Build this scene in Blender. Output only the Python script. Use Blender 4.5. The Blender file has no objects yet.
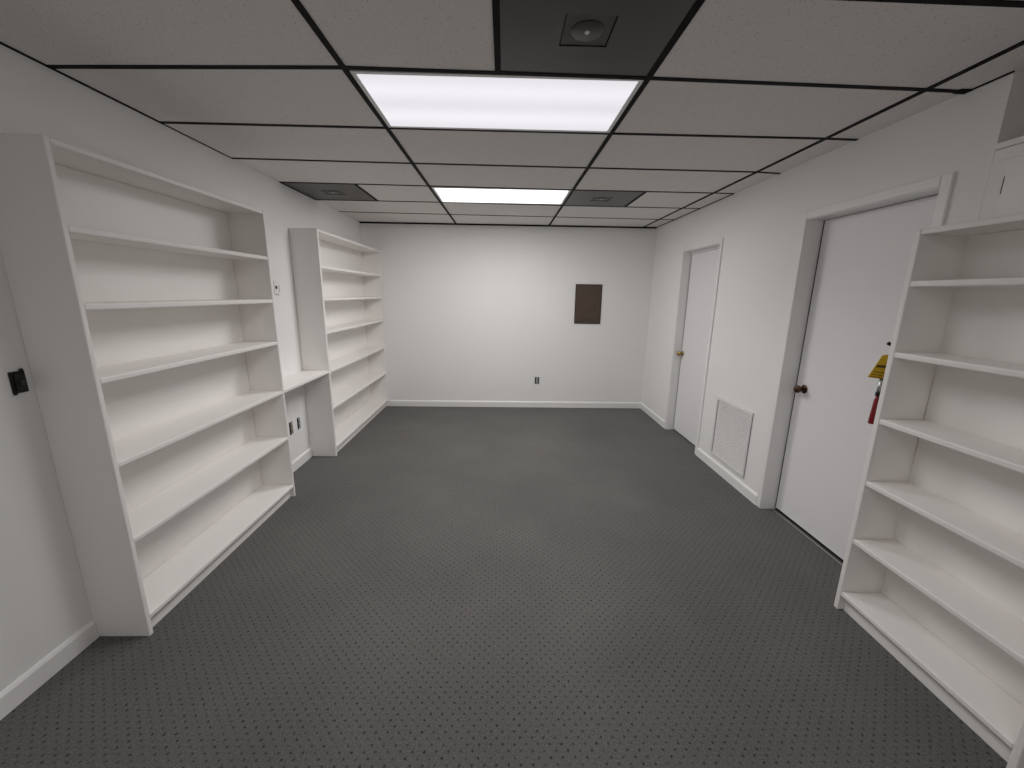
import bpy, bmesh, math
from mathutils import Vector, Matrix

S = bpy.context.scene
COL = S.collection
PI = math.pi

# ------------------------------------------------------------------ measures (metres)
H = 2.4453            # ceiling
XL, XR = -1.2256, 2.6198
YB = 3.6662           # back wall
YF = -3.70            # wall behind the camera
YC = -0.122            # outside corner of the right wall
XREC = 3.15           # recess above the ledge on the right
ZLEDGE = 2.19

# ------------------------------------------------------------------ materials
def mat(name, color, rough=0.6, metal=0.0, spec=0.4, noise=0.0, scale=40.0, bump=0.0, bscale=200.0, emit=None, estr=0.0):
    m = bpy.data.materials.new(name); m.use_nodes = True
    nt = m.node_tree; b = nt.nodes['Principled BSDF']
    b.inputs['Base Color'].default_value = (*color, 1)
    b.inputs['Roughness'].default_value = rough
    b.inputs['Metallic'].default_value = metal
    b.inputs['Specular IOR Level'].default_value = spec
    tc = nt.nodes.new('ShaderNodeTexCoord')
    if noise > 0:
        n = nt.nodes.new('ShaderNodeTexNoise'); n.inputs['Scale'].default_value = scale
        n.inputs['Detail'].default_value = 4
        nt.links.new(tc.outputs['Object'], n.inputs['Vector'])
        r = nt.nodes.new('ShaderNodeMix'); r.data_type = 'RGBA'
        r.inputs[6].default_value = (*[c * (1 - noise) for c in color], 1)
        r.inputs[7].default_value = (*[min(1, c * (1 + noise)) for c in color], 1)
        nt.links.new(n.outputs['Fac'], r.inputs[0])
        nt.links.new(r.outputs[2], b.inputs['Base Color'])
    if bump > 0:
        n2 = nt.nodes.new('ShaderNodeTexNoise'); n2.inputs['Scale'].default_value = bscale
        n2.inputs['Detail'].default_value = 3
        nt.links.new(tc.outputs['Object'], n2.inputs['Vector'])
        bp = nt.nodes.new('ShaderNodeBump'); bp.inputs['Strength'].default_value = bump
        bp.inputs['Distance'].default_value = 0.002
        nt.links.new(n2.outputs['Fac'], bp.inputs['Height'])
        nt.links.new(bp.outputs['Normal'], b.inputs['Normal'])
    if emit:
        b.inputs['Emission Color'].default_value = (*emit, 1)
        b.inputs['Emission Strength'].default_value = estr
    return m

M_WALL = mat('wall_paint', (0.86, 0.852, 0.845), 0.75, noise=0.02, scale=1.5, bump=0.12, bscale=140)
M_DOOR = mat('door_paint', (0.83, 0.822, 0.83), 0.5, noise=0.015, scale=2)
M_TRIM = mat('trim_paint', (0.85, 0.842, 0.835), 0.42, noise=0.01, scale=3)
M_CASE = mat('bookcase_paint', (0.86, 0.838, 0.815), 0.45, noise=0.015, scale=4)
M_BLACK = mat('black_metal', (0.012, 0.010, 0.009), 0.5)
M_GRID = mat('ceiling_grid_black', (0.006, 0.005, 0.005), 0.6, spec=0.08, noise=0.15, scale=30)
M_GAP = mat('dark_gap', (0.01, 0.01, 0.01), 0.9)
M_BRASS = mat('brass', (0.50, 0.36, 0.14), 0.22, metal=1.0, noise=0.1, scale=60)
M_BRONZE = mat('aged_bronze', (0.10, 0.06, 0.04), 0.3, metal=1.0, noise=0.2, scale=60)
M_STEEL = mat('steel', (0.55, 0.55, 0.55), 0.35, metal=1.0, noise=0.05, scale=50)
M_RED = mat('red_enamel', (0.22, 0.010, 0.014), 0.3)
M_RUBBER = mat('black_rubber', (0.02, 0.02, 0.02), 0.6)
M_PLATE = mat('white_plastic', (0.83, 0.82, 0.81), 0.4)
M_TAN = mat('tan_device', (0.30, 0.25, 0.18), 0.5)
M_GREY = mat('grey_device', (0.34, 0.33, 0.32), 0.5)
M_PANEL = mat('brown_panel_enamel', (0.090, 0.062, 0.046), 0.45, noise=0.12, scale=8)
M_PANELEDGE = mat('dark_brown_edge', (0.040, 0.030, 0.022), 0.5)
M_VENT = mat('dark_diffuser', (0.050, 0.044, 0.040), 0.33, noise=0.2, scale=5)
M_VENT2 = mat('dark_diffuser_core', (0.046, 0.041, 0.037), 0.45, noise=0.3, scale=12)
M_GRILLE = mat('grille_enamel', (0.77, 0.755, 0.75), 0.45)
M_GRILLEBACK = mat('grille_back', (0.16, 0.155, 0.155), 0.8)

def tile_mat():
    m = bpy.data.materials.new('acoustic_tile'); m.use_nodes = True
    nt = m.node_tree; b = nt.nodes['Principled BSDF']; L = nt.links.new
    b.inputs['Roughness'].default_value = 0.9; b.inputs['Specular IOR Level'].default_value = 0.1
    tc = nt.nodes.new('ShaderNodeTexCoord')
    v = nt.nodes.new('ShaderNodeTexVoronoi'); v.inputs['Scale'].default_value = 95
    L(tc.outputs['Object'], v.inputs['Vector'])
    n = nt.nodes.new('ShaderNodeTexNoise'); n.inputs['Scale'].default_value = 38; n.inputs['Detail'].default_value = 4
    L(tc.outputs['Object'], n.inputs['Vector'])
    # sparse pin holes: close to a cell centre AND in a patch where the noise is high
    a = nt.nodes.new('ShaderNodeMath'); a.operation = 'LESS_THAN'; a.inputs[1].default_value = 0.20
    L(v.outputs['Distance'], a.inputs[0])
    c = nt.nodes.new('ShaderNodeMath'); c.operation = 'GREATER_THAN'; c.inputs[1].default_value = 0.52
    L(n.outputs['Fac'], c.inputs[0])
    mu = nt.nodes.new('ShaderNodeMath'); mu.operation = 'MULTIPLY'
    L(a.outputs[0], mu.inputs[0]); L(c.outputs[0], mu.inputs[1])
    n3 = nt.nodes.new('ShaderNodeTexNoise'); n3.inputs['Scale'].default_value = 180; n3.inputs['Detail'].default_value = 3
    L(tc.outputs['Object'], n3.inputs['Vector'])
    base = nt.nodes.new('ShaderNodeMix'); base.data_type = 'RGBA'
    base.inputs[6].default_value = (0.70, 0.675, 0.655, 1); base.inputs[7].default_value = (0.88, 0.855, 0.83, 1)
    L(n3.outputs['Fac'], base.inputs[0])
    mx = nt.nodes.new('ShaderNodeMix'); mx.data_type = 'RGBA'
    mx.inputs[7].default_value = (0.42, 0.40, 0.385, 1)
    L(mu.outputs[0], mx.inputs[0]); L(base.outputs[2], mx.inputs[6])
    L(mx.outputs[2], b.inputs['Base Color'])
    bp = nt.nodes.new('ShaderNodeBump'); bp.inputs['Strength'].default_value = 0.12; bp.inputs['Distance'].default_value = 0.001
    L(n3.outputs['Fac'], bp.inputs['Height']); L(bp.outputs['Normal'], b.inputs['Normal'])
    return m
M_TILE = tile_mat()

def carpet_mat():
    m = bpy.data.materials.new('dotted_carpet'); m.use_nodes = True
    nt = m.node_tree; b = nt.nodes['Principled BSDF']; L = nt.links.new
    b.inputs['Roughness'].default_value = 0.95; b.inputs['Specular IOR Level'].default_value = 0.08
    b.inputs['Sheen Weight'].default_value = 0.12; b.inputs['Sheen Roughness'].default_value = 0.5
    tc = nt.nodes.new('ShaderNodeTexCoord')
    sp = nt.nodes.new('ShaderNodeSeparateXYZ'); L(tc.outputs['Object'], sp.inputs[0])
    def mth(op, i0, i1=None):
        nd = nt.nodes.new('ShaderNodeMath'); nd.operation = op
        for k, i in enumerate((i0, i1)):
            if i is None: continue
            if isinstance(i, (int, float)): nd.inputs[k].default_value = i
            else: L(i, nd.inputs[k])
        return nd.outputs[0]
    PX, PY = 0.0422, 0.0434
    def dist(ox, oy):
        u = mth('DIVIDE', mth('SUBTRACT', sp.outputs['X'], ox), PX)
        v = mth('DIVIDE', mth('SUBTRACT', sp.outputs['Y'], oy), PY)
        fu = mth('MULTIPLY', mth('SUBTRACT', mth('FRACT', mth('ADD', u, 0.5)), 0.5), PX)
        fv = mth('MULTIPLY', mth('SUBTRACT', mth('FRACT', mth('ADD', v, 0.5)), 0.5), PY)
        return mth('SQRT', mth('ADD', mth('MULTIPLY', fu, fu), mth('MULTIPLY', fv, fv)))
    d = mth('MINIMUM', dist(0.315, -0.7555), dist(0.315 + PX / 2, -0.7555 + PY / 2))
    nd = nt.nodes.new('ShaderNodeTexNoise'); nd.inputs['Scale'].default_value = 130; nd.inputs['Detail'].default_value = 2
    L(tc.outputs['Object'], nd.inputs['Vector'])
    d2 = mth('ADD', d, mth('MULTIPLY', mth('SUBTRACT', nd.outputs['Fac'], 0.5), 0.008))
    mr = nt.nodes.new('ShaderNodeMapRange'); mr.inputs['From Min'].default_value = 0.0025; mr.inputs['From Max'].default_value = 0.0062
    mr.inputs['To Min'].default_value = 0.85; mr.inputs['To Max'].default_value = 0.0
    L(d2, mr.inputs['Value'])
    # pile colour
    n = nt.nodes.new('ShaderNodeTexNoise'); n.inputs['Scale'].default_value = 140; n.inputs['Detail'].default_value = 5; n.inputs['Roughness'].default_value = 0.72
    L(tc.outputs['Object'], n.inputs['Vector'])
    n2 = nt.nodes.new('ShaderNodeTexNoise'); n2.inputs['Scale'].default_value = 1.4; n2.inputs['Detail'].default_value = 4
    L(tc.outputs['Object'], n2.inputs['Vector'])
    f = mth('ADD', mth('MULTIPLY', mth('SUBTRACT', n.outputs['Fac'], 0.5), 2.0), mth('ADD', mth('MULTIPLY', n2.outputs['Fac'], 0.5), 0.25))
    cr = nt.nodes.new('ShaderNodeMix'); cr.data_type = 'RGBA'
    cr.inputs[6].default_value = (0.055, 0.053, 0.0515, 1); cr.inputs[7].default_value = (0.180, 0.173, 0.167, 1)
    L(f, cr.inputs[0])
    mx = nt.nodes.new('ShaderNodeMix'); mx.data_type = 'RGBA'; mx.inputs[7].default_value = (0.012, 0.0115, 0.011, 1)
    n5 = nt.nodes.new('ShaderNodeTexNoise'); n5.inputs['Scale'].default_value = 26; n5.inputs['Detail'].default_value = 3
    L(tc.outputs['Object'], n5.inputs['Vector'])
    wear = nt.nodes.new('ShaderNodeMapRange'); wear.inputs['From Min'].default_value = 0.33; wear.inputs['From Max'].default_value = 0.6
    wear.inputs['To Min'].default_value = 0.25; wear.inputs['To Max'].default_value = 1.0
    L(n5.outputs['Fac'], wear.inputs['Value'])
    L(mth('MULTIPLY', mr.outputs[0], wear.outputs[0]), mx.inputs[0]); L(cr.outputs[2], mx.inputs[6]); L(mx.outputs[2], b.inputs['Base Color'])
    bp = nt.nodes.new('ShaderNodeBump'); bp.inputs['Strength'].default_value = 0.5; bp.inputs['Distance'].default_value = 0.003
    L(n.outputs['Fac'], bp.inputs['Height']); L(bp.outputs['Normal'], b.inputs['Normal'])
    return m
M_CARPET = carpet_mat()

def lens_mat(name, lo, hi, color):
    """prismatic lens lit by two tubes behind it: brighter along the tubes"""
    m = bpy.data.materials.new(name); m.use_nodes = True
    nt = m.node_tree; b = nt.nodes['Principled BSDF']; L = nt.links.new
    b.inputs['Base Color'].default_value = (0.5, 0.5, 0.5, 1); b.inputs['Roughness'].default_value = 0.4
    tc = nt.nodes.new('ShaderNodeTexCoord'); sp = nt.nodes.new('ShaderNodeSeparateXYZ')
    L(tc.outputs['Object'], sp.inputs[0])
    w = nt.nodes.new('ShaderNodeMath'); w.operation = 'MULTIPLY'; w.inputs[1].default_value = 2 * PI / 0.27
    L(sp.outputs['Y'], w.inputs[0])
    c = nt.nodes.new('ShaderNodeMath'); c.operation = 'COSINE'; L(w.outputs[0], c.inputs[0])
    mr = nt.nodes.new('ShaderNodeMapRange'); mr.inputs['From Min'].default_value = -1
    mr.inputs['To Min'].default_value = hi; mr.inputs['To Max'].default_value = lo
    L(c.outputs[0], mr.inputs['Value'])
    b.inputs['Emission Color'].default_value = (*color, 1)
    L(mr.outputs[0], b.inputs['Emission Strength'])
    return m

# ------------------------------------------------------------------ mesh helpers
def box(bm, x0, x1, y0, y1, z0, z1, bev=0.0, seg=2, mi=0):
    vs = [bm.verts.new((x, y, z)) for x in (x0, x1) for y in (y0, y1) for z in (z0, z1)]
    idx = [(0, 1, 3, 2), (4, 6, 7, 5), (0, 4, 5, 1), (2, 3, 7, 6), (0, 2, 6, 4), (1, 5, 7, 3)]
    fs = [bm.faces.new([vs[i] for i in f]) for f in idx]
    for f in fs: f.material_index = mi
    if bev > 0:
        es = list({e for f in fs for e in f.edges})
        bmesh.ops.bevel(bm, geom=es, offset=bev, segments=seg, affect='EDGES', profile=0.5)

def quadbox(bm, pts, z0, z1, mi=0):
    """prism over a ground polygon"""
    lo = [bm.verts.new((x, y, z0)) for x, y in pts]; hi = [bm.verts.new((x, y, z1)) for x, y in pts]
    n = len(pts)
    fs = [bm.faces.new(lo[::-1]), bm.faces.new(hi)]
    for i in range(n):
        fs.append(bm.faces.new((lo[i], lo[(i + 1) % n], hi[(i + 1) % n], hi[i])))
    for f in fs: f.material_index = mi

def lathe(bm, prof, origin, axis, seg=24, mi=0):
    """prof: (radius, height along axis)"""
    ax = Vector(axis).normalized(); t = Vector((0, 0, 1)) if abs(ax.z) < 0.9 else Vector((1, 0, 0))
    u = ax.cross(t).normalized(); v = ax.cross(u)
    o = Vector(origin); rings = []
    for r, h in prof:
        if r < 1e-6: rings.append([bm.verts.new(o + ax * h)])
        else: rings.append([bm.verts.new(o + ax * h + (u * math.cos(2 * PI * i / seg) + v * math.sin(2 * PI * i / seg)) * r) for i in range(seg)])
    for a, b in zip(rings, rings[1:]):
        for i in range(seg):
            j = (i + 1) % seg
            q = [a[i % len(a)], a[j % len(a)], b[j % len(b)], b[i % len(b)]]
            q = [w for k, w in enumerate(q) if w not in q[:k]]
            if len(q) > 2:
                f = bm.faces.new(q); f.smooth = True; f.material_index = mi

def tube(bm, pts, rad, seg=10, mi=0):
    pts = [Vector(p) for p in pts]; rings = []
    rads = rad if isinstance(rad, (list, tuple)) else [rad] * len(pts)
    pu = None
    for i, p in enumerate(pts):
        d = (pts[min(i + 1, len(pts) - 1)] - pts[max(i - 1, 0)]).normalized()
        if pu is None:
            t = Vector((0, 0, 1)) if abs(d.z) < 0.9 else Vector((1, 0, 0)); pu = d.cross(t).normalized()
        u = (pu - d * pu.dot(d)).normalized(); pu = u; v = d.cross(u)
        rings.append([bm.verts.new(p + (u * math.cos(2 * PI * k / seg) + v * math.sin(2 * PI * k / seg)) * rads[i]) for k in range(seg)])
    for a, b in zip(rings, rings[1:]):
        for k in range(seg):
            f = bm.faces.new((a[k], a[(k + 1) % seg], b[(k + 1) % seg], b[k])); f.smooth = True; f.material_index = mi
    for r in (rings[0][::-1], rings[-1]):
        bm.faces.new(r).material_index = mi

def spline(P, n=10):
    P = [Vector(p) for p in P]; out = []
    Q = [P[0] * 2 - P[1]] + P + [P[-1] * 2 - P[-2]]
    for i in range(1, len(Q) - 2):
        for k in range(n):
            t = k / n; a, b, c, d = Q[i - 1], Q[i], Q[i + 1], Q[i + 2]
            out.append(0.5 * (2 * b + (c - a) * t + (2 * a - 5 * b + 4 * c - d) * t * t + (3 * b - a - 3 * c + d) * t ** 3))
    out.append(P[-1]); return out

def obj(name, bm, mats, parent=None):
    bmesh.ops.recalc_face_normals(bm, faces=bm.faces)
    me = bpy.data.meshes.new(name); 
    if parent is not None:
        bmesh.ops.translate(bm, vec=-wloc(parent), verts=bm.verts)
    bm.to_mesh(me); bm.free()
    for m in (mats if isinstance(mats, (list, tuple)) else [mats]): me.materials.append(m)
    o = bpy.data.objects.new(name, me); COL.objects.link(o)
    if parent is not None: o.parent = parent
    return o

def wloc(o):
    v = Vector(o.location)
    while o.parent: o = o.parent; v = v + Vector(o.location)
    return v

def tag(o, label, cat, group=None, kind=None):
    o['label'] = label; o['category'] = cat
    if group: o['group'] = group
    if kind: o['kind'] = kind
    return o

def thing(name, loc, label, cat, group=None, kind=None):
    o = bpy.data.objects.new(name, None); o.location = loc; o.empty_display_size = 0.1
    COL.objects.link(o)
    return tag(o, label, cat, group, kind)

def B(): return bmesh.new()

# ------------------------------------------------------------------ room shell
W = 0.14
bm = B(); box(bm, XL - W, XREC + W, YF - W, YB + W, -0.10, 0.0)
tag(obj('floor', bm, M_CARPET), 'dark grey carpet floor with rows of small black dots', 'floor', kind='structure')

bm = B(); box(bm, XL - W, XL, YF - W, YB + W, 0, H + 0.12)
tag(obj('wall_left', bm, M_WALL), 'white painted wall behind the two tall left bookcases', 'wall', kind='structure')
bm = B(); box(bm, XL, XREC, YB, YB + W, 0, H + 0.12)
tag(obj('wall_back', bm, M_WALL), 'white back wall carrying the brown panel', 'wall', kind='structure')
bm = B(); box(bm, XL, XREC, YF - W, YF, 0, H + 0.12)
tag(obj('wall_front', bm, M_WALL), 'white wall behind the camera', 'wall', kind='structure')

# right wall with two door openings
D1 = (1.970, 2.735, 2.056)    # y near, y far, head
D2 = (0.060, 0.885, 2.076)
TW = 0.15
bm = B()
XW = XR + TW
HT = H + 0.12
box(bm, XR, XW, YC, D2[0], 0, HT)
box(bm, XR, XW, D2[0], D2[1], D2[2], HT)
box(bm, XR, XW, D2[1], D1[0], 0, HT)
box(bm, XR, XW, D1[0], D1[1], D1[2], HT)
box(bm, XR, XW, D1[1], YB, 0, HT)
# lower wall toward the camera, recess above it, recess end
box(bm, XR, XREC, YF, YC - 0.001, 0, ZLEDGE - 0.025)
box(bm, XREC, XREC + W, YF, YC, ZLEDGE - 0.3, HT)
box(bm, XW, XREC, YC, YC + 0.12, 0, HT)
# dark sliver painting in the shade of the board gap below the ledge
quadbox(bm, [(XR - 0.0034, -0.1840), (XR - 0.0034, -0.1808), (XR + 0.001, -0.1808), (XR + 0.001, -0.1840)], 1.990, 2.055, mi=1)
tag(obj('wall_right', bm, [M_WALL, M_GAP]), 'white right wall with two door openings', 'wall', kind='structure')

bm = B()
box(bm, XR - 0.010, XREC, YF, YC - 0.003, ZLEDGE - 0.024, ZLEDGE, 0.004)     # cap
box(bm, XR - 0.005, XR, YF, YC - 0.006, ZLEDGE - 0.070, ZLEDGE - 0.026, 0.002)
box(bm, XR - 0.003, XR, YF, -0.1825, 1.80, ZLEDGE - 0.072, 0.001)
tag(obj('trim_2', bm, M_TRIM), 'white ledge moulding above the right bookcase', 'trim', kind='structure')

# baseboards
def base_profile(bm, along, a0, a1, face, sgn, h, t=0.014):
    """board standing along an axis, off the wall face in direction sgn"""
    pr = [(0, 0), (t, 0), (t, h - 0.014), (t * 0.55, h - 0.004), (t * 0.3, h), (0, h)]
    ends = []
    for a in (a0, a1):
        ends.append([bm.verts.new((face + sgn * d, a, z) if along == 'y' else (a, face + sgn * d, z)) for d, z in pr])
    n = len(pr)
    for i in range(n):
        bm.faces.new((ends[0][i], ends[0][(i + 1) % n], ends[1][(i + 1) % n], ends[1][i]))
    bm.faces.new(ends[0]); bm.faces.new(ends[1][::-1])
bm = B(); base_profile(bm, 'y', YF, -0.286, XL, 1, 0.092); base_profile(bm, 'y', 1.062, 1.832, XL, 1, 0.092)
tag(obj('baseboard_left', bm, M_TRIM), 'white baseboard along the left wall beside the bookcases', 'baseboard', kind='structure')
bm = B(); base_profile(bm, 'x', -0.96, XR - 0.014, YB, -1, 0.086)
tag(obj('baseboard_back', bm, M_TRIM), 'white baseboard along the back wall', 'baseboard', kind='structure')
bm = B(); base_profile(bm, 'y', 2.785, YB, XR, -1, 0.086); base_profile(bm, 'y', 0.935, 1.935, XR, -1, 0.086)
tag(obj('baseboard_right', bm, M_TRIM), 'white baseboard along the right wall between the doors', 'baseboard', kind='structure')

# ------------------------------------------------------------------ ceiling
rows = [-3.52, -2.92, -2.31, -1.71, -1.10, -0.495, 0.0, 0.5775, 1.208, 1.8195, 2.4385, 3.0587]
SK = 0.0126
ROWPTS = {6: (0.036, -0.019, 0.002, 0.036, 0.044), 7: (0.582, 0.585, 0.590, 0.591, 0.597), 8: (1.171, 1.198, 1.214, 1.226, 1.249),
          9: (1.773, 1.798, 1.833, 1.840, 1.847), 10: (2.410, 2.415, 2.455, 2.470, 2.466), 11: (3.000, 3.040, 3.072, 3.100, 3.090)}
XK = (XL, 0.0, 1.2192, 2.4372, XR)
def ry(k, x):
    if k not in ROWPTS: return rows[k] + SK * (x - 0.6)
    y = ROWPTS[k]
    for i in range(4):
        if x <= XK[i + 1] or i == 3:
            t = min(1.0, max(0.0, (x - XK[i]) / (XK[i + 1] - XK[i])))
            return y[i] * (1 - t) + y[i + 1] * t
def runx(i, y): return (0.0055 * (y - 2), 1.2192 - 0.0033 * (y - 2), 2.4372 + 0.0034 * (y - 2))[i]
def colx(c, y):
    if c == 0: return XL
    if c == 4: return XR
    return runx(c - 1, y)
def cross(c, k):
    """corner where column line c meets row line k (k may be -1 for the front wall, 12 for the back)"""
    if k < 0:
        return (colx(c, YF), YF)
    if k >= len(rows): return (colx(c, YB), YB)
    y = rows[k]; x = colx(c, y); y = ry(k, x); return (colx(c, y), y)
def split(k, x):      # point on row k at x
    return (x, ry(k, x))
LIGHTS = {(1, 6), (1, 9), (1, 1)}
VENTS = {}            # (column, row): (x0 line is column or number, x1)
ZT = H + 0.004
bm = B()
def cell(a, b, c, d): quadbox(bm, [a, b, c, d], ZT, ZT + 0.016)
XSV = 0.607           # tee beside the near dark panel
XSL = -0.613
XSR = 1.850
for c in range(4):
    for k in range(-1, len(rows)):
        if (c, k) in LIGHTS: continue
        a, b, d, e = cross(c, k), cross(c + 1, k), cross(c + 1, k + 1), cross(c, k + 1)
        if (c, k) == (1, 5): b, d = split(5, XSV), split(6, XSV)
        if (c, k) == (0, 9): a, e = split(9, XSL), split(10, XSL)
        if (c, k) == (2, 9): a, e = split(9, XSR), split(10, XSR)
        cell(a, b, d, e)
cell((XR, YF), (XREC, YF), (XREC, YC), (XR, YC))
# plenum deck above
box(bm, XL, XREC, YF, YB, H + 0.10, H + 0.12)
tag(obj('ceiling', bm, M_TILE), 'suspended ceiling of speckled grey acoustic tiles', 'ceiling', kind='structure')

# black tee grid
bm = B(); TWD = 0.012
def bar(p, q, w=TWD, z0=H - 0.0, z1=ZT + 0.02):
    p, q = Vector(p), Vector(q); d = (q - p).normalized(); n = Vector((-d.y, d.x)) * w
    quadbox(bm, [tuple(p + n), tuple(q + n), tuple(q - n), tuple(p - n)], z0, z1)
for i in (1, 2, 3):
    bar((colx(i, YF), YF), (colx(i, YB), YB))
for k in range(len(rows)):
    xr_ = XR if k > 5 else XREC - 0.002
    xs = [XL] + [runx(i, ry(k, XK[i + 1])) for i in range(3)] + [xr_]
    for xa, xb in zip(xs, xs[1:]): bar((xa, ry(k, xa)), (xb, ry(k, xb)), TWD, z0=H + 0.0008)
bar(split(5, XSV), split(6, XSV), z0=H + 0.0004)
bar(split(9, XSL), split(10, XSL), z0=H + 0.0004)
bar(split(9, XSR), split(10, XSR), z0=H + 0.0004)
# wall angles
box(bm, XL, XR, YB - 0.030, YB, H - 0.002, H + 0.02)
box(bm, XL, XR, YB - 0.004, YB, H - 0.012, H)
box(bm, XL, XL + 0.010, YF, 0.58, H - 0.001, H + 0.02); box(bm, XL, XL + 0.005, 0.5801, 1.18, H - 0.001, H + 0.02)
box(bm, XL, XL + 0.009, 1.77, 2.42, H - 0.001, H + 0.02)
box(bm, XR - 0.007, XR, YC, 0.05, H - 0.001, H + 0.02); box(bm, XR - 0.008, XR, 1.85, YB, H - 0.001, H + 0.02)
box(bm, XR - 0.050, XR, ry(6, XR) - 0.022, ry(6, XR) + 0.012, H - 0.002, H + 0.02)  # widened tee end, its shadow and break put into the black shape
tag(obj('trim_1', bm, M_GRID), 'black metal grid holding the ceiling tiles', 'trim', kind='structure')

# ------------------------------------------------------------------ ceiling lights
def ceiling_light(k, label, lens, power, spread, col=1):
    c0, c1, c2, c3 = cross(col, k), cross(col + 1, k), cross(col + 1, k + 1), cross(col, k + 1)
    cx = sum(p[0] for p in (c0, c1, c2, c3)) / 4; cy = sum(p[1] for p in (c0, c1, c2, c3)) / 4
    x0, x1 = max(c0[0], c3[0]) + 0.010, min(c1[0], c2[0]) - 0.010
    y0, y1 = max(c0[1], c1[1]) + 0.005, min(c2[1], c3[1]) - 0.005
    t = thing('ceiling_light', (cx, cy, H), label, 'ceiling light', 'fluorescent ceiling lights in the grid')
    bm = B(); fw = 0.020; z0, z1 = H + 0.001, H + 0.012
    box(bm, x0, x1, y0, y0 + fw, z0, z1, 0.002); box(bm, x0, x1, y1 - fw, y1, z0, z1, 0.002)
    box(bm, x0, x0 + fw, y0 + fw, y1 - fw, z0, z1, 0.002); box(bm, x1 - fw, x1, y0 + fw, y1 - fw, z0, z1, 0.002)
    obj('frame', bm, M_TRIM, t)
    bm = B(); box(bm, x0 + 0.004, x1 - 0.004, y0 + 0.004, y1 - 0.004, H + 0.013, H + 0.085)
    obj('housing', bm, M_PLATE, t)
    bm = B(); box(bm, x0 + fw - 0.002, x1 - fw + 0.002, y0 + fw - 0.002, y1 - fw + 0.002, H + 0.003, H + 0.010)
    obj('diffuser', bm, lens, t)
    ld = bpy.data.lights.new('tube_light', 'AREA'); ld.shape = 'RECTANGLE'
    ld.size = (x1 - x0) - 2 * fw - 0.01; ld.size_y = (y1 - y0) - 2 * fw - 0.01
    ld.energy = power; ld.spread = math.radians(spread); ld.color = (1.0, 0.985, 0.975)
    lo = bpy.data.objects.new('tube_light', ld); lo.location = (0, 0, -0.004); COL.objects.link(lo); lo.parent = t
    return t
L1 = lens_mat('lens_near', 0.68, 0.78, (1.0, 0.97, 1.045))
L2 = lens_mat('lens_far', 1.6, 2.0, (1.0, 0.99, 0.99))
ceiling_light(6, 'nearer and larger glowing rectangular ceiling light, beside the near dark panel', L1, 14, 136)
ceiling_light(9, 'farther bright white ceiling light, between the two far dark panels', L2, 32.5, 180)
ceiling_light(1, 'unseen rear ceiling light behind the camera, added as fill light', L1, 13, 180)  # unseen fixture added to fill the room with light from behind

# ------------------------------------------------------------------ dark ceiling diffusers
def ceiling_vent(quad, label, dot=None, core=None):
    cx = sum(p[0] for p in quad) / 4; cy = sum(p[1] for p in quad) / 4
    t = thing('ceiling_vent', (cx, cy, H), label, 'ceiling vent', 'dark square panels in the ceiling grid')
    x0, x1 = max(quad[0][0], quad[3][0]) + 0.006, min(quad[1][0], quad[2][0]) - 0.006
    y0, y1 = max(quad[0][1], quad[1][1]) + 0.004, min(quad[2][1], quad[3][1]) - 0.004
    qx, qy = core or (cx, cy)
    r = 0.085
    # face plate with a square hole
    bm = B(); z0, z1 = H + 0.003, H + 0.012
    box(bm, x0, qx - r, y0, y1, z0, z1); box(bm, qx + r, x1, y0, y1, z0, z1)
    box(bm, qx - r, qx + r, y0, qy - r, z0, z1); box(bm, qx - r, qx + r, qy + r, y1, z0, z1)
    obj('face_plate', bm, M_VENT, t)
    # recessed core
    bm = B(); box(bm, qx - r + 0.004, qx + r - 0.004, qy - r + 0.004, qy + r - 0.004, H + 0.0055, H + 0.046, 0.001)
    for (a0, a1, b0, b1) in ((qx - r - 0.004, qx - r, qy - r, qy + r), (qx + r, qx + r + 0.004, qy - r, qy + r),
                             (qx - r, qx + r, qy - r - 0.004, qy - r), (qx - r, qx + r, qy + r, qy + r + 0.004)):
        box(bm, a0, a1, b0, b1, H + 0.0125, H + 0.046)
    obj('neck', bm, M_VENT2, t)
    bm = B(); lathe(bm, [(0, 0.0), (0.050, 0.0), (0.056, 0.002), (0.056, 0.003), (0, 0.003)], (qx, qy, H + 0.0022), (0, 0, 1), 28)
    obj('damper_disc', bm, M_VENT, t)
    bm = B(); lathe(bm, [(0, -0.004), (0.006, -0.0035), (0.0085, -0.001), (0.0085, 0.004), (0, 0.004)], (qx, qy, H + 0.0012), (0, 0, 1), 16)
    if dot: obj('screw_cap', bm, M_PLATE, t)
    else: obj('screw_cap', bm, M_STEEL, t)
a, b, c, d = split(5, XSV), cross(2, 5), cross(2, 6), split(6, XSV)
ceiling_vent([a, b, c, d], 'near dark square ceiling panel with a pale centre dot, in front of the nearer light', dot=True, core=(0.915, -0.285))
ceiling_vent([cross(0, 9), split(9, XSL), split(10, XSL), cross(0, 10)], 'far dark ceiling panel touching the left wall above the bookcases')
ceiling_vent([cross(2, 9), split(9, XSR), split(10, XSR), cross(2, 10)], 'far dark ceiling panel right of the farther light')

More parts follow.
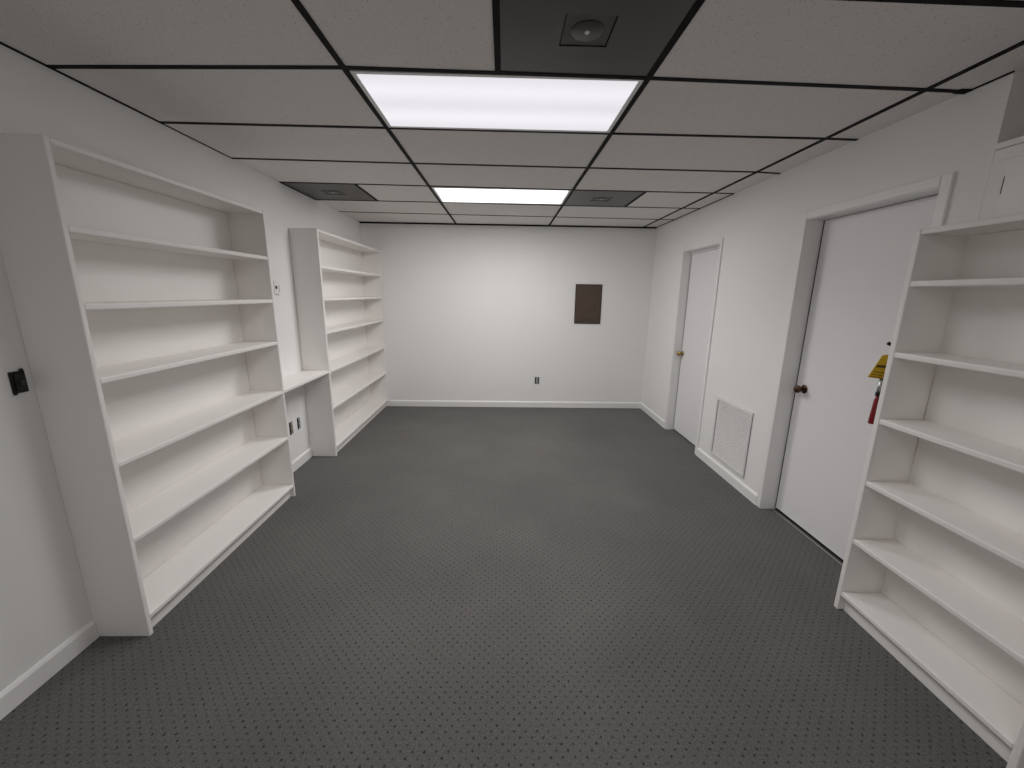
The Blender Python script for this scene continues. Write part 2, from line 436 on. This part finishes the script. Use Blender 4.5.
# ------------------------------------------------------------------ bookcases
def bookcase(loc, face, depth, y0, y1, ztop, shelves, tn, tf, label, toe=0.070, kick=0.030):
    """face: x of the front edges; depth signed (toward the wall); y0..y1 outer; shelves: z of shelf tops"""
    s = 1 if depth > 0 else -1
    t = thing('bookcase', loc, label, 'bookcase', 'white fixed bookcases')
    xb = face + depth
    def bx(bm, xa, xc, *r, **k): box(bm, min(xa, xc), max(xa, xc), *r, **k)
    for (a, b) in ((y0, y0 + tn), (y1 - tf, y1)):
        bm = B(); bx(bm, face, xb, a, b, 0.0, ztop, bev=0.004); obj('side_panel', bm, M_CASE, t)
    g = 0.0006
    bm = B(); bx(bm, face + s * 0.001, xb, y0 + tn + g, y1 - tf - g, ztop - 0.024, ztop - 0.001, bev=0.004); obj('top_panel', bm, M_CASE, t)
    bt = 0.006
    for z in shelves:
        bm = B(); bx(bm, face + s * 0.001, xb - s * (bt + 0.001), y0 + tn + g, y1 - tf - g, z - 0.025, z, bev=0.005); obj('shelf', bm, M_CASE, t)
    bm = B(); bx(bm, xb - s * bt, xb, y0 + tn + 0.004, y1 - tf - 0.004, 0.0, ztop - 0.026); obj('back_panel', bm, M_CASE, t)
    bm = B(); bx(bm, face + s * kick, face + s * (kick + 0.018), y0 + tn + g, y1 - tf - g, 0.0, toe, bev=0.002); obj('kick_board', bm, M_CASE, t)
    return t
XF = -0.982
ZS = [1.799, 1.511, 1.216, 0.853, 0.494, 0.102]
bookcase((XF - 0.12, 0.386, 0), XF, XL + 0.001 - XF, -0.284, 1.056, 2.096, ZS, 0.022, 0.018,
         'tall white bookcase nearest the camera on the left, beside the black switch box')
bookcase((XF - 0.12, 2.744, 0), XF, XL + 0.001 - XF, 1.838, 3.662, 2.101, [1.796, 1.512, 1.211, 0.847, 0.491, 0.098], 0.030, 0.022,
         'tall white bookcase in the far left corner against the back wall')
bookcase((2.49, -0.473, 0), 2.385, 0.212, -0.869, -0.100, 1.864, [1.652, 1.344, 1.033, 0.722, 0.411, 0.107], 0.024, 0.026,
         'white bookcase on the right in front of the nearer door, fire extinguisher at its side')

# desk-height shelf between the two left bookcases
bm = B(); box(bm, XL + 0.001, XF - 0.001, 1.057, 1.837, 0.828, 0.853, 0.004)
o = obj('wall_shelf', bm, M_CASE)
tag(o, 'white desk-height shelf board spanning the gap between the two left bookcases', 'shelf')

# ------------------------------------------------------------------ doors
def door(n, D, d, leaf_top, leaf_bot, cw, label, knob_y, knob_z, knob_mat, stop=None):
    y0, y1, zt = D
    xf = XR + d                       # leaf face
    t = thing('door_%d' % n, (xf + 0.02, (y0 + y1) / 2, 0), label, 'door', kind='structure')
    bm = B(); box(bm, xf, xf + 0.035, y0 + 0.008, y1 - 0.013, leaf_bot, leaf_top, 0.002)
    obj('door_leaf', bm, M_DOOR, t)
    # jamb lining
    jt = 0.006
    bm = B()
    xo = XR - 0.004
    box(bm, xo, XW, y1 - jt + 0.004, y1 + 0.001, 0, zt - 0.001)
    box(bm, xo, XW, y0 - 0.001, y0 + jt - 0.004, 0, zt - 0.001)
    box(bm, xo, XW, y0, y1, zt - 0.003, zt + 0.001)
    if stop: box(bm, xf - 0.014, xf - 0.001, y0 + 0.003, y1 - 0.003, stop, zt - 0.003, 0.002)
    box(bm, xf + 0.003, xf + 0.030, y1 - 0.0128, y1 - jt + 0.0038, 0.02, leaf_top, mi=1)  # dark strip standing in for the shade in the gap beside the leaf
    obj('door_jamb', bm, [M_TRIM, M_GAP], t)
    bm = B(); p = 0.013
    box(bm, XR - p, XR, y1, y1 + cw, 0, zt + cw, 0.005, 3)
    box(bm, XR - p, XR, y0 - cw, y0, 0, zt + cw, 0.005, 3)
    box(bm, XR - p, XR, y0 + 0.0005, y1 - 0.0005, zt, zt + cw, 0.005, 3)
    obj('door_casing', bm, M_TRIM, t)
    bm = B()
    o = (xf, knob_y, knob_z)
    lathe(bm, [(0.011, 0.004), (0.010, 0.024), (0.016, 0.030), (0.024, 0.037), (0.027, 0.046), (0.026, 0.055), (0.019, 0.062), (0, 0.064)], o, (-1, 0, 0), 24)
    k = obj('door_knob', bm, knob_mat, t); k['label'] = 'round metal knob with a disc rose'
    bm = B(); lathe(bm, [(0, 0.0), (0.031, 0.0), (0.031, 0.003), (0.026, 0.007), (0.012, 0.009), (0, 0.009)], o, (-1, 0, 0), 24)
    obj('rose', bm, knob_mat, k)
    return t
door(1, D1, 0.082, 2.028, 0.016, 0.046, 'farther plain white door with a bright brass knob, near the back wall', 2.690, 0.932, M_BRASS, stop=2.030)
door(2, D2, 0.102, 2.068, 0.020, 0.050, 'nearer plain white door with a dark bronze knob, partly behind the right bookcase', 0.795, 0.960, M_BRONZE)
bm = B(); box(bm, XR + 0.075, XR + 0.088, D2[0] + 0.006, D2[1] - 0.006, 0.0, 0.005, 0.002)
tag(obj('trim_3', bm, M_STEEL), 'thin pale metal strip on the carpet under the nearer door', 'trim', kind='structure')
bm = B(); box(bm, XR + 0.108, XW, D1[0] + 0.003, D1[1] - 0.003, 0.0, 0.004); box(bm, XR + 0.108, XW, D2[0] + 0.003, D2[1] - 0.003, 0.0, 0.004)  # dark sheets painting in the shade beneath the door leaves
tag(obj('trim_4', bm, M_GAP), 'dark strip standing in for the shaded gap under the two white doors', 'trim', kind='structure')

# ------------------------------------------------------------------ return air grille
VY0, VY1, VZ0, VZ1 = 1.138, 1.682, 0.128, 0.680
t = thing('air_vent', (XR, (VY0 + VY1) / 2, VZ0), 'white louvred air return grille low on the right wall between the doors', 'air vent')
fw, x0 = 0.026, XR - 0.014
bm = B()
box(bm, x0, XR - 0.0042, VY0, VY1, VZ1 - fw, VZ1, 0.003); box(bm, x0, XR - 0.0042, VY0, VY1, VZ0, VZ0 + fw, 0.003)
box(bm, x0, XR - 0.0042, VY0, VY0 + fw, VZ0 + fw, VZ1 - fw, 0.003); box(bm, x0, XR - 0.0042, VY1 - fw, VY1, VZ0 + fw, VZ1 - fw, 0.003)
obj('frame', bm, M_GRILLE, t)
bm = B(); n = 38
for i in range(n):
    z = VZ0 + fw + (i + 0.5) * (VZ1 - VZ0 - 2 * fw) / n
    pr = [(x0 + 0.002, z - 0.0038), (x0 + 0.0030, z - 0.0044), (XR - 0.0045, z + 0.0020), (XR - 0.0055, z + 0.0026)]
    e = [[bm.verts.new((x, y, zz)) for x, zz in pr] for y in (VY0 + fw - 0.002, VY1 - fw - 0.009)]
    for k in range(4): bm.faces.new((e[0][k], e[0][(k + 1) % 4], e[1][(k + 1) % 4], e[1][k]))
    bm.faces.new(e[0]); bm.faces.new(e[1][::-1])
obj('louvers', bm, M_GRILLE, t)
bm = B(); box(bm, XR - 0.0040, XR - 0.0002, VY0 + 0.002, VY1 - 0.002, VZ0 + 0.002, VZ1 - 0.002)  # dark plate; its rim puts the frame's shadow line into colour
obj('backing', bm, M_GRILLEBACK, t)
for yy in (VY0 + 0.012, VY1 - 0.012):
    bm = B(); lathe(bm, [(0.0045, 0), (0.004, 0.002), (0, 0.0025)], (x0, yy, (VZ0 + VZ1) / 2), (-1, 0, 0), 12)
    obj('screw', bm, M_GRILLE, t)

# ------------------------------------------------------------------ electrical panel on the back wall
PX0, PX1, PZ0, PZ1 = 1.596, 1.955, 1.191, 1.716
t = thing('electrical_panel', ((PX0 + PX1) / 2, YB, PZ0), 'brown metal breaker panel cover on the back wall', 'electrical panel')
bm = B(); box(bm, PX0, PX1, YB - 0.012, YB - 0.0002, PZ0, PZ1, 0.004, 2); obj('cover', bm, M_PANELEDGE, t)
bm = B(); box(bm, PX0 + 0.012, PX1 - 0.014, YB - 0.017, YB - 0.0125, PZ0 + 0.012, PZ1 - 0.012, 0.002); obj('face', bm, M_PANEL, t)
bm = B(); box(bm, PX0 + 0.070, PX1 - 0.080, YB - 0.021, YB - 0.0175, PZ0 + 0.075, PZ1 - 0.130, 0.002); dr = obj('door', bm, M_PANEL, t)
bm = B(); box(bm, PX1 - 0.108, PX1 - 0.090, YB - 0.026, YB - 0.0215, 1.40, 1.445, 0.003); obj('latch', bm, M_PANELEDGE, dr)
bm = B(); tube(bm, spline([(PX0 + 0.035, YB - 0.0172, PZ0 + 0.036), (PX0 + 0.12, YB - 0.0172, PZ0 + 0.036), (PX0 + 0.20, YB - 0.0172, PZ0 + 0.052), (PX0 + 0.30, YB - 0.0172, PZ0 + 0.038)], 6), 0.004, 6)
obj('bottom_lip', bm, M_PANELEDGE, t)

# ------------------------------------------------------------------ outlets and switch
def uncovered_outlet(centre, normal, w, h, label, devmat):
    """open device box: black box edge showing, receptacle body with two outlet faces and mounting ears"""
    cx, cy, cz = centre; nx, ny = normal
    t = thing('wall_outlet', centre, label, 'outlet', 'uncovered electrical outlets')
    def bx(bm, a0, a1, d0, d1, z0, z1, bev=0.0):      # a: along the wall, d: off the wall
        if abs(nx) > 0.5:
            xs = sorted((cx + nx * d0, cx + nx * d1)); box(bm, xs[0], xs[1], cy + a0, cy + a1, cz + z0, cz + z1, bev)
        else:
            ys = sorted((cy + ny * d0, cy + ny * d1)); box(bm, cx + a0, cx + a1, ys[0], ys[1], cz + z0, cz + z1, bev)
    bm = B(); bx(bm, -w / 2, w / 2, 0.0004, 0.003, -h / 2, h / 2, 0.001); obj('wall_box', bm, M_BLACK, t)
    bm = B(); bx(bm, -w * 0.20, w * 0.20, 0.0032, 0.006, -h * 0.47, h * 0.47, 0.001); obj('strap', bm, M_STEEL, t)
    for s in (-1, 1):
        bm = B(); bx(bm, -w * 0.27, w * 0.27, 0.0062, 0.012, s * h * 0.21 - h * 0.15, s * h * 0.21 + h * 0.15, 0.002)
        f = obj('receptacle', bm, devmat, t)
        bm = B()
        for q in (-0.12, 0.12): bx(bm, w * q - 0.0012, w * q + 0.0012, 0.0121, 0.0126, s * h * 0.21 - 0.005, s * h * 0.21 + 0.005)
        obj('slots', bm, M_GAP, f)
    return t
uncovered_outlet((1.113, YB, 0.390), (0, -1), 0.062, 0.098, 'small uncovered outlet low on the back wall', M_GREY)
uncovered_outlet((XL, 1.537, 0.390), (1, 0), 0.052, 0.112, 'uncovered outlet under the desk-height shelf, closer to the near bookcase', M_TAN)
uncovered_outlet((XL, 1.671, 0.392), (1, 0), 0.046, 0.104, 'uncovered outlet under the desk-height shelf, closer to the far bookcase', M_GREY)

# switch box on the near left wall
t = thing('light_switch', (XL, -0.332, 1.214), 'black uncovered switch box on the left wall beside the near bookcase', 'light switch')
bm = B(); box(bm, XL + 0.0004, XL + 0.004, -0.358, -0.306, 1.172, 1.256, 0.001)
box(bm, XL + 0.0004, XL + 0.004, -0.322, -0.308, 1.254, 1.264, 0.001); box(bm, XL + 0.0004, XL + 0.004, -0.356, -0.344, 1.166, 1.174, 0.001)
obj('wall_box', bm, M_BLACK, t)
bm = B(); box(bm, XL + 0.0042, XL + 0.012, -0.346, -0.316, 1.182, 1.248, 0.002); sw = obj('switch_body', bm, M_RUBBER, t)
bm = B(); box(bm, XL + 0.0122, XL + 0.024, -0.336, -0.328, 1.203, 1.222, 0.002); obj('toggle', bm, mat('dark_toggle', (0.07, 0.065, 0.06), 0.4), sw)
bm = B(); lathe(bm, [(0.0035, 0), (0.003, 0.002), (0, 0.0025)], (XL + 0.0042, -0.318, 1.243), (1, 0, 0), 10); obj('screw', bm, M_STEEL, t)

# white plate with a round hole
t = thing('wall_plate', (XL, 1.553, 1.592), 'white wall plate with a black hole above the desk-height shelf', 'wall plate')
bm = B(); box(bm, XL + 0.0003, XL + 0.006, 1.512, 1.594, 1.534, 1.652, 0.003); pl = obj('plate', bm, M_PLATE, t)
bm = B(); lathe(bm, [(0, 0.0062), (0.014, 0.0062), (0.014, 0.0075), (0, 0.0075)], (XL, 1.536, 1.597), (1, 0, 0), 20); obj('hole', bm, M_GAP, t)
bm = B(); box(bm, XL + 0.0062, XL + 0.009, 1.524, 1.560, 1.539, 1.547, 0.001); obj('label_strip', bm, M_GREY, t)
bm = B()
for zz in (1.578, 1.600, 1.560): box(bm, XL + 0.0062, XL + 0.0082, 1.574, 1.584, zz, zz + 0.010, 0.001)
obj('terminals', bm, M_GREY, t)

# ------------------------------------------------------------------ fire extinguisher on the far side of the right bookcase
EX, EY = 2.548, -0.048
t = thing('fire_extinguisher', (EX, EY, 0.86), 'fire extinguisher with yellow tag hung beside the right bookcase', 'fire extinguisher')
bm = B()
lathe(bm, [(0, 0), (0.036, 0.0), (0.043, 0.008), (0.044, 0.02), (0.044, 0.33), (0.040, 0.355), (0.026, 0.378), (0.016, 0.388), (0.016, 0.40), (0, 0.40)], (EX, EY, 0.86), (0, 0, 1), 28)
obj('cylinder', bm, M_RED, t)
bm = B(); box(bm, EX - 0.016, EX + 0.016, EY - 0.014, EY + 0.014, 1.2605, 1.312, 0.004)
lathe(bm, [(0.013, 0), (0.015, 0.004), (0.015, 0.012), (0, 0.012)], (EX + 0.016, EY, 1.285), (1, 0, 0), 16)
obj('valve', bm, M_STEEL, t)
bm = B()
tube(bm, spline([(EX + 0.004, EY, 1.312), (EX - 0.022, EY + 0.012, 1.336), (EX - 0.050, EY + 0.034, 1.354), (2.470, 0.002, 1.371)], 6), [0.006] * 15 + [0.008] * 4, 8)
lv = obj('lever', bm, M_BLACK, t)
bm = B(); tube(bm, spline([(EX - 0.004, EY, 1.305), (EX - 0.03, EY + 0.015, 1.308), (EX - 0.05, EY + 0.03, 1.300), (EX - 0.058, EY + 0.036, 1.298)], 6), 0.005, 8)
obj('carry_handle', bm, M_BLACK, t)
HX, HY = 2.477, 0.0
bm = B(); tube(bm, spline([(EX - 0.016, EY + 0.004, 1.285), (EX - 0.035, EY + 0.03, 1.306), (2.489, -0.008, 1.314), (2.480, -0.001, 1.290), (HX + 0.002, HY, 1.235), (HX + 0.001, HY, 1.185)], 8), 0.008, 12)
obj('hose', bm, M_RUBBER, t)
bm = B(); lathe(bm, [(0, 0), (0.0095, 0), (0.0085, 0.02), (0.011, 0.026), (0.011, 0.034), (0.0085, 0.038), (0.009, 0.062), (0, 0.062)], (HX, HY, 1.128), (0, 0, 1), 16)
nz = obj('coupling', bm, M_STEEL, t)
bm = B(); lathe(bm, [(0, 0), (0.0125, 0), (0.0125, 0.014), (0, 0.014)], (HX, HY, 1.113), (0, 0, 1), 16); obj('collar', bm, M_BLACK, nz)
bm = B(); lathe(bm, [(0, 0.012), (0.012, 0.008), (0.0165, 0.0), (0.0172, 0.002), (0.0120, 0.118), (0.0090, 0.128), (0.0090, 0.142), (0, 0.142)], (HX, HY, 0.970), (0, 0, 1), 20); obj('nozzle', bm, M_RED, t)
# tag: yellow card with dark lettering bars, twisted on its wire
def tag_mat():
    m = bpy.data.materials.new('yellow_tag'); m.use_nodes = True
    nt = m.node_tree; b = nt.nodes['Principled BSDF']; L = nt.links.new
    b.inputs['Roughness'].default_value = 0.5
    tc = nt.nodes.new('ShaderNodeTexCoord'); sp = nt.nodes.new('ShaderNodeSeparateXYZ'); L(tc.outputs['Object'], sp.inputs[0])
    mp = nt.nodes.new('ShaderNodeMapping'); mp.inputs['Scale'].default_value = (60, 60, 9)
    L(tc.outputs['Object'], mp.inputs['Vector'])
    n = nt.nodes.new('ShaderNodeTexNoise'); n.inputs['Scale'].default_value = 3
    L(mp.outputs[0], n.inputs['Vector'])
    mx = nt.nodes.new('ShaderNodeMix'); mx.data_type = 'RGBA'
    mx.inputs[6].default_value = (0.62, 0.38, 0.012, 1); mx.inputs[7].default_value = (0.80, 0.55, 0.02, 1)
    L(n.outputs['Fac'], mx.inputs[0]); L(mx.outputs[2], b.inputs['Base Color'])
    return m
M_TAG = tag_mat()
# corners: wire end at the hose, card swings outward toward the room
A_, B_, C_, D_ = Vector((2.462, 0.006, 1.312)), Vector((2.505, 0.016, 1.314)), Vector((2.496, 0.016, 1.192)), Vector((2.409, 0.004, 1.204))
CAMP = Vector((0.64227, -1.88403, 1.57222))
A_, B_, C_, D_ = [CAMP + (q - CAMP) * 0.978 for q in (A_, B_, C_, D_)]
nrm = (B_ - A_).cross(D_ - A_).normalized() * 0.0012
bm = B()
f0 = [bm.verts.new(v + nrm) for v in (A_, B_, C_, D_)]; f1 = [bm.verts.new(v - nrm) for v in (A_, B_, C_, D_)]
bm.faces.new(f0); bm.faces.new(f1[::-1])
for i in range(4): bm.faces.new((f0[i], f0[(i + 1) % 4], f1[(i + 1) % 4], f1[i]))
tg = obj('tag', bm, M_TAG, t); tg['label'] = 'yellow inspection tag'
def lerp4(u, v):
    return (A_ * (1 - u) + B_ * u) * (1 - v) + (D_ * (1 - u) + C_ * u) * v
bm = B()
for (u0, u1, v0, v1) in ((0.12, 0.95, 0.44, 0.54), (0.15, 0.9, 0.72, 0.75), (0.1, 0.85, 0.84, 0.865), (0.1, 0.9, 0.94, 0.96)):
    for sgn in (1, -1):
        q = [lerp4(*uv) + nrm * 1.3 * sgn for uv in ((u0, v0), (u1, v0), (u1, v1), (u0, v1))]
        q2 = [w + nrm * 0.4 * sgn for w in q]
        a = [bm.verts.new(w) for w in q]; b2 = [bm.verts.new(w) for w in q2]
        bm.faces.new(a); bm.faces.new(b2)
        for i in range(4): bm.faces.new((a[i], a[(i + 1) % 4], b2[(i + 1) % 4], b2[i]))
obj('print', bm, mat('tag_print', (0.10, 0.05, 0.02), 0.6), tg)
bm = B(); box(bm, EX - 0.012, EX + 0.012, -0.0990, -0.0935, 1.03, 1.27, 0.002); box(bm, EX - 0.012, EX + 0.012, -0.0940, EY - 0.012, 1.268, 1.274, 0.001)
obj('hanger', bm, M_BLACK, t)

# ------------------------------------------------------------------ camera
f_px = 403.6457; pit, roll, yaw = 0.219222, 0.014952, 0.021629
cp, sp_, cr, sr, cy_, sy_ = math.cos(pit), math.sin(pit), math.cos(roll), math.sin(roll), math.cos(yaw), math.sin(yaw)
fw_ = Vector((sy_ * cp, cy_ * cp, -sp_)); rt = Vector((cy_, -sy_, 0)); up = rt.cross(fw_)
R_ = rt * cr + up * sr; U_ = -rt * sr + up * cr
cd = bpy.data.cameras.new('camera'); cd.sensor_fit = 'HORIZONTAL'; cd.sensor_width = 36.0
cd.lens = 36.0 * f_px / 1024.0; cd.clip_start = 0.02; cd.clip_end = 100
cam = bpy.data.objects.new('camera', cd); COL.objects.link(cam)
mw = Matrix((R_, U_, -fw_)).transposed().to_4x4(); mw.translation = Vector((0.64227, -1.88403, 1.57222))
cam.matrix_world = mw
S.camera = cam

# ------------------------------------------------------------------ world and view
w = bpy.data.worlds.new('world'); S.world = w; w.use_nodes = True
w.node_tree.nodes['Background'].inputs[0].default_value = (0.02, 0.02, 0.02, 1)
S.view_settings.view_transform = 'Standard'; S.view_settings.look = 'None'
S.view_settings.gamma = 1.0; S.view_settings.use_curve_mapping = False
S.view_settings.exposure = 0.0
S.cycles.max_bounces = 16; S.cycles.diffuse_bounces = 12
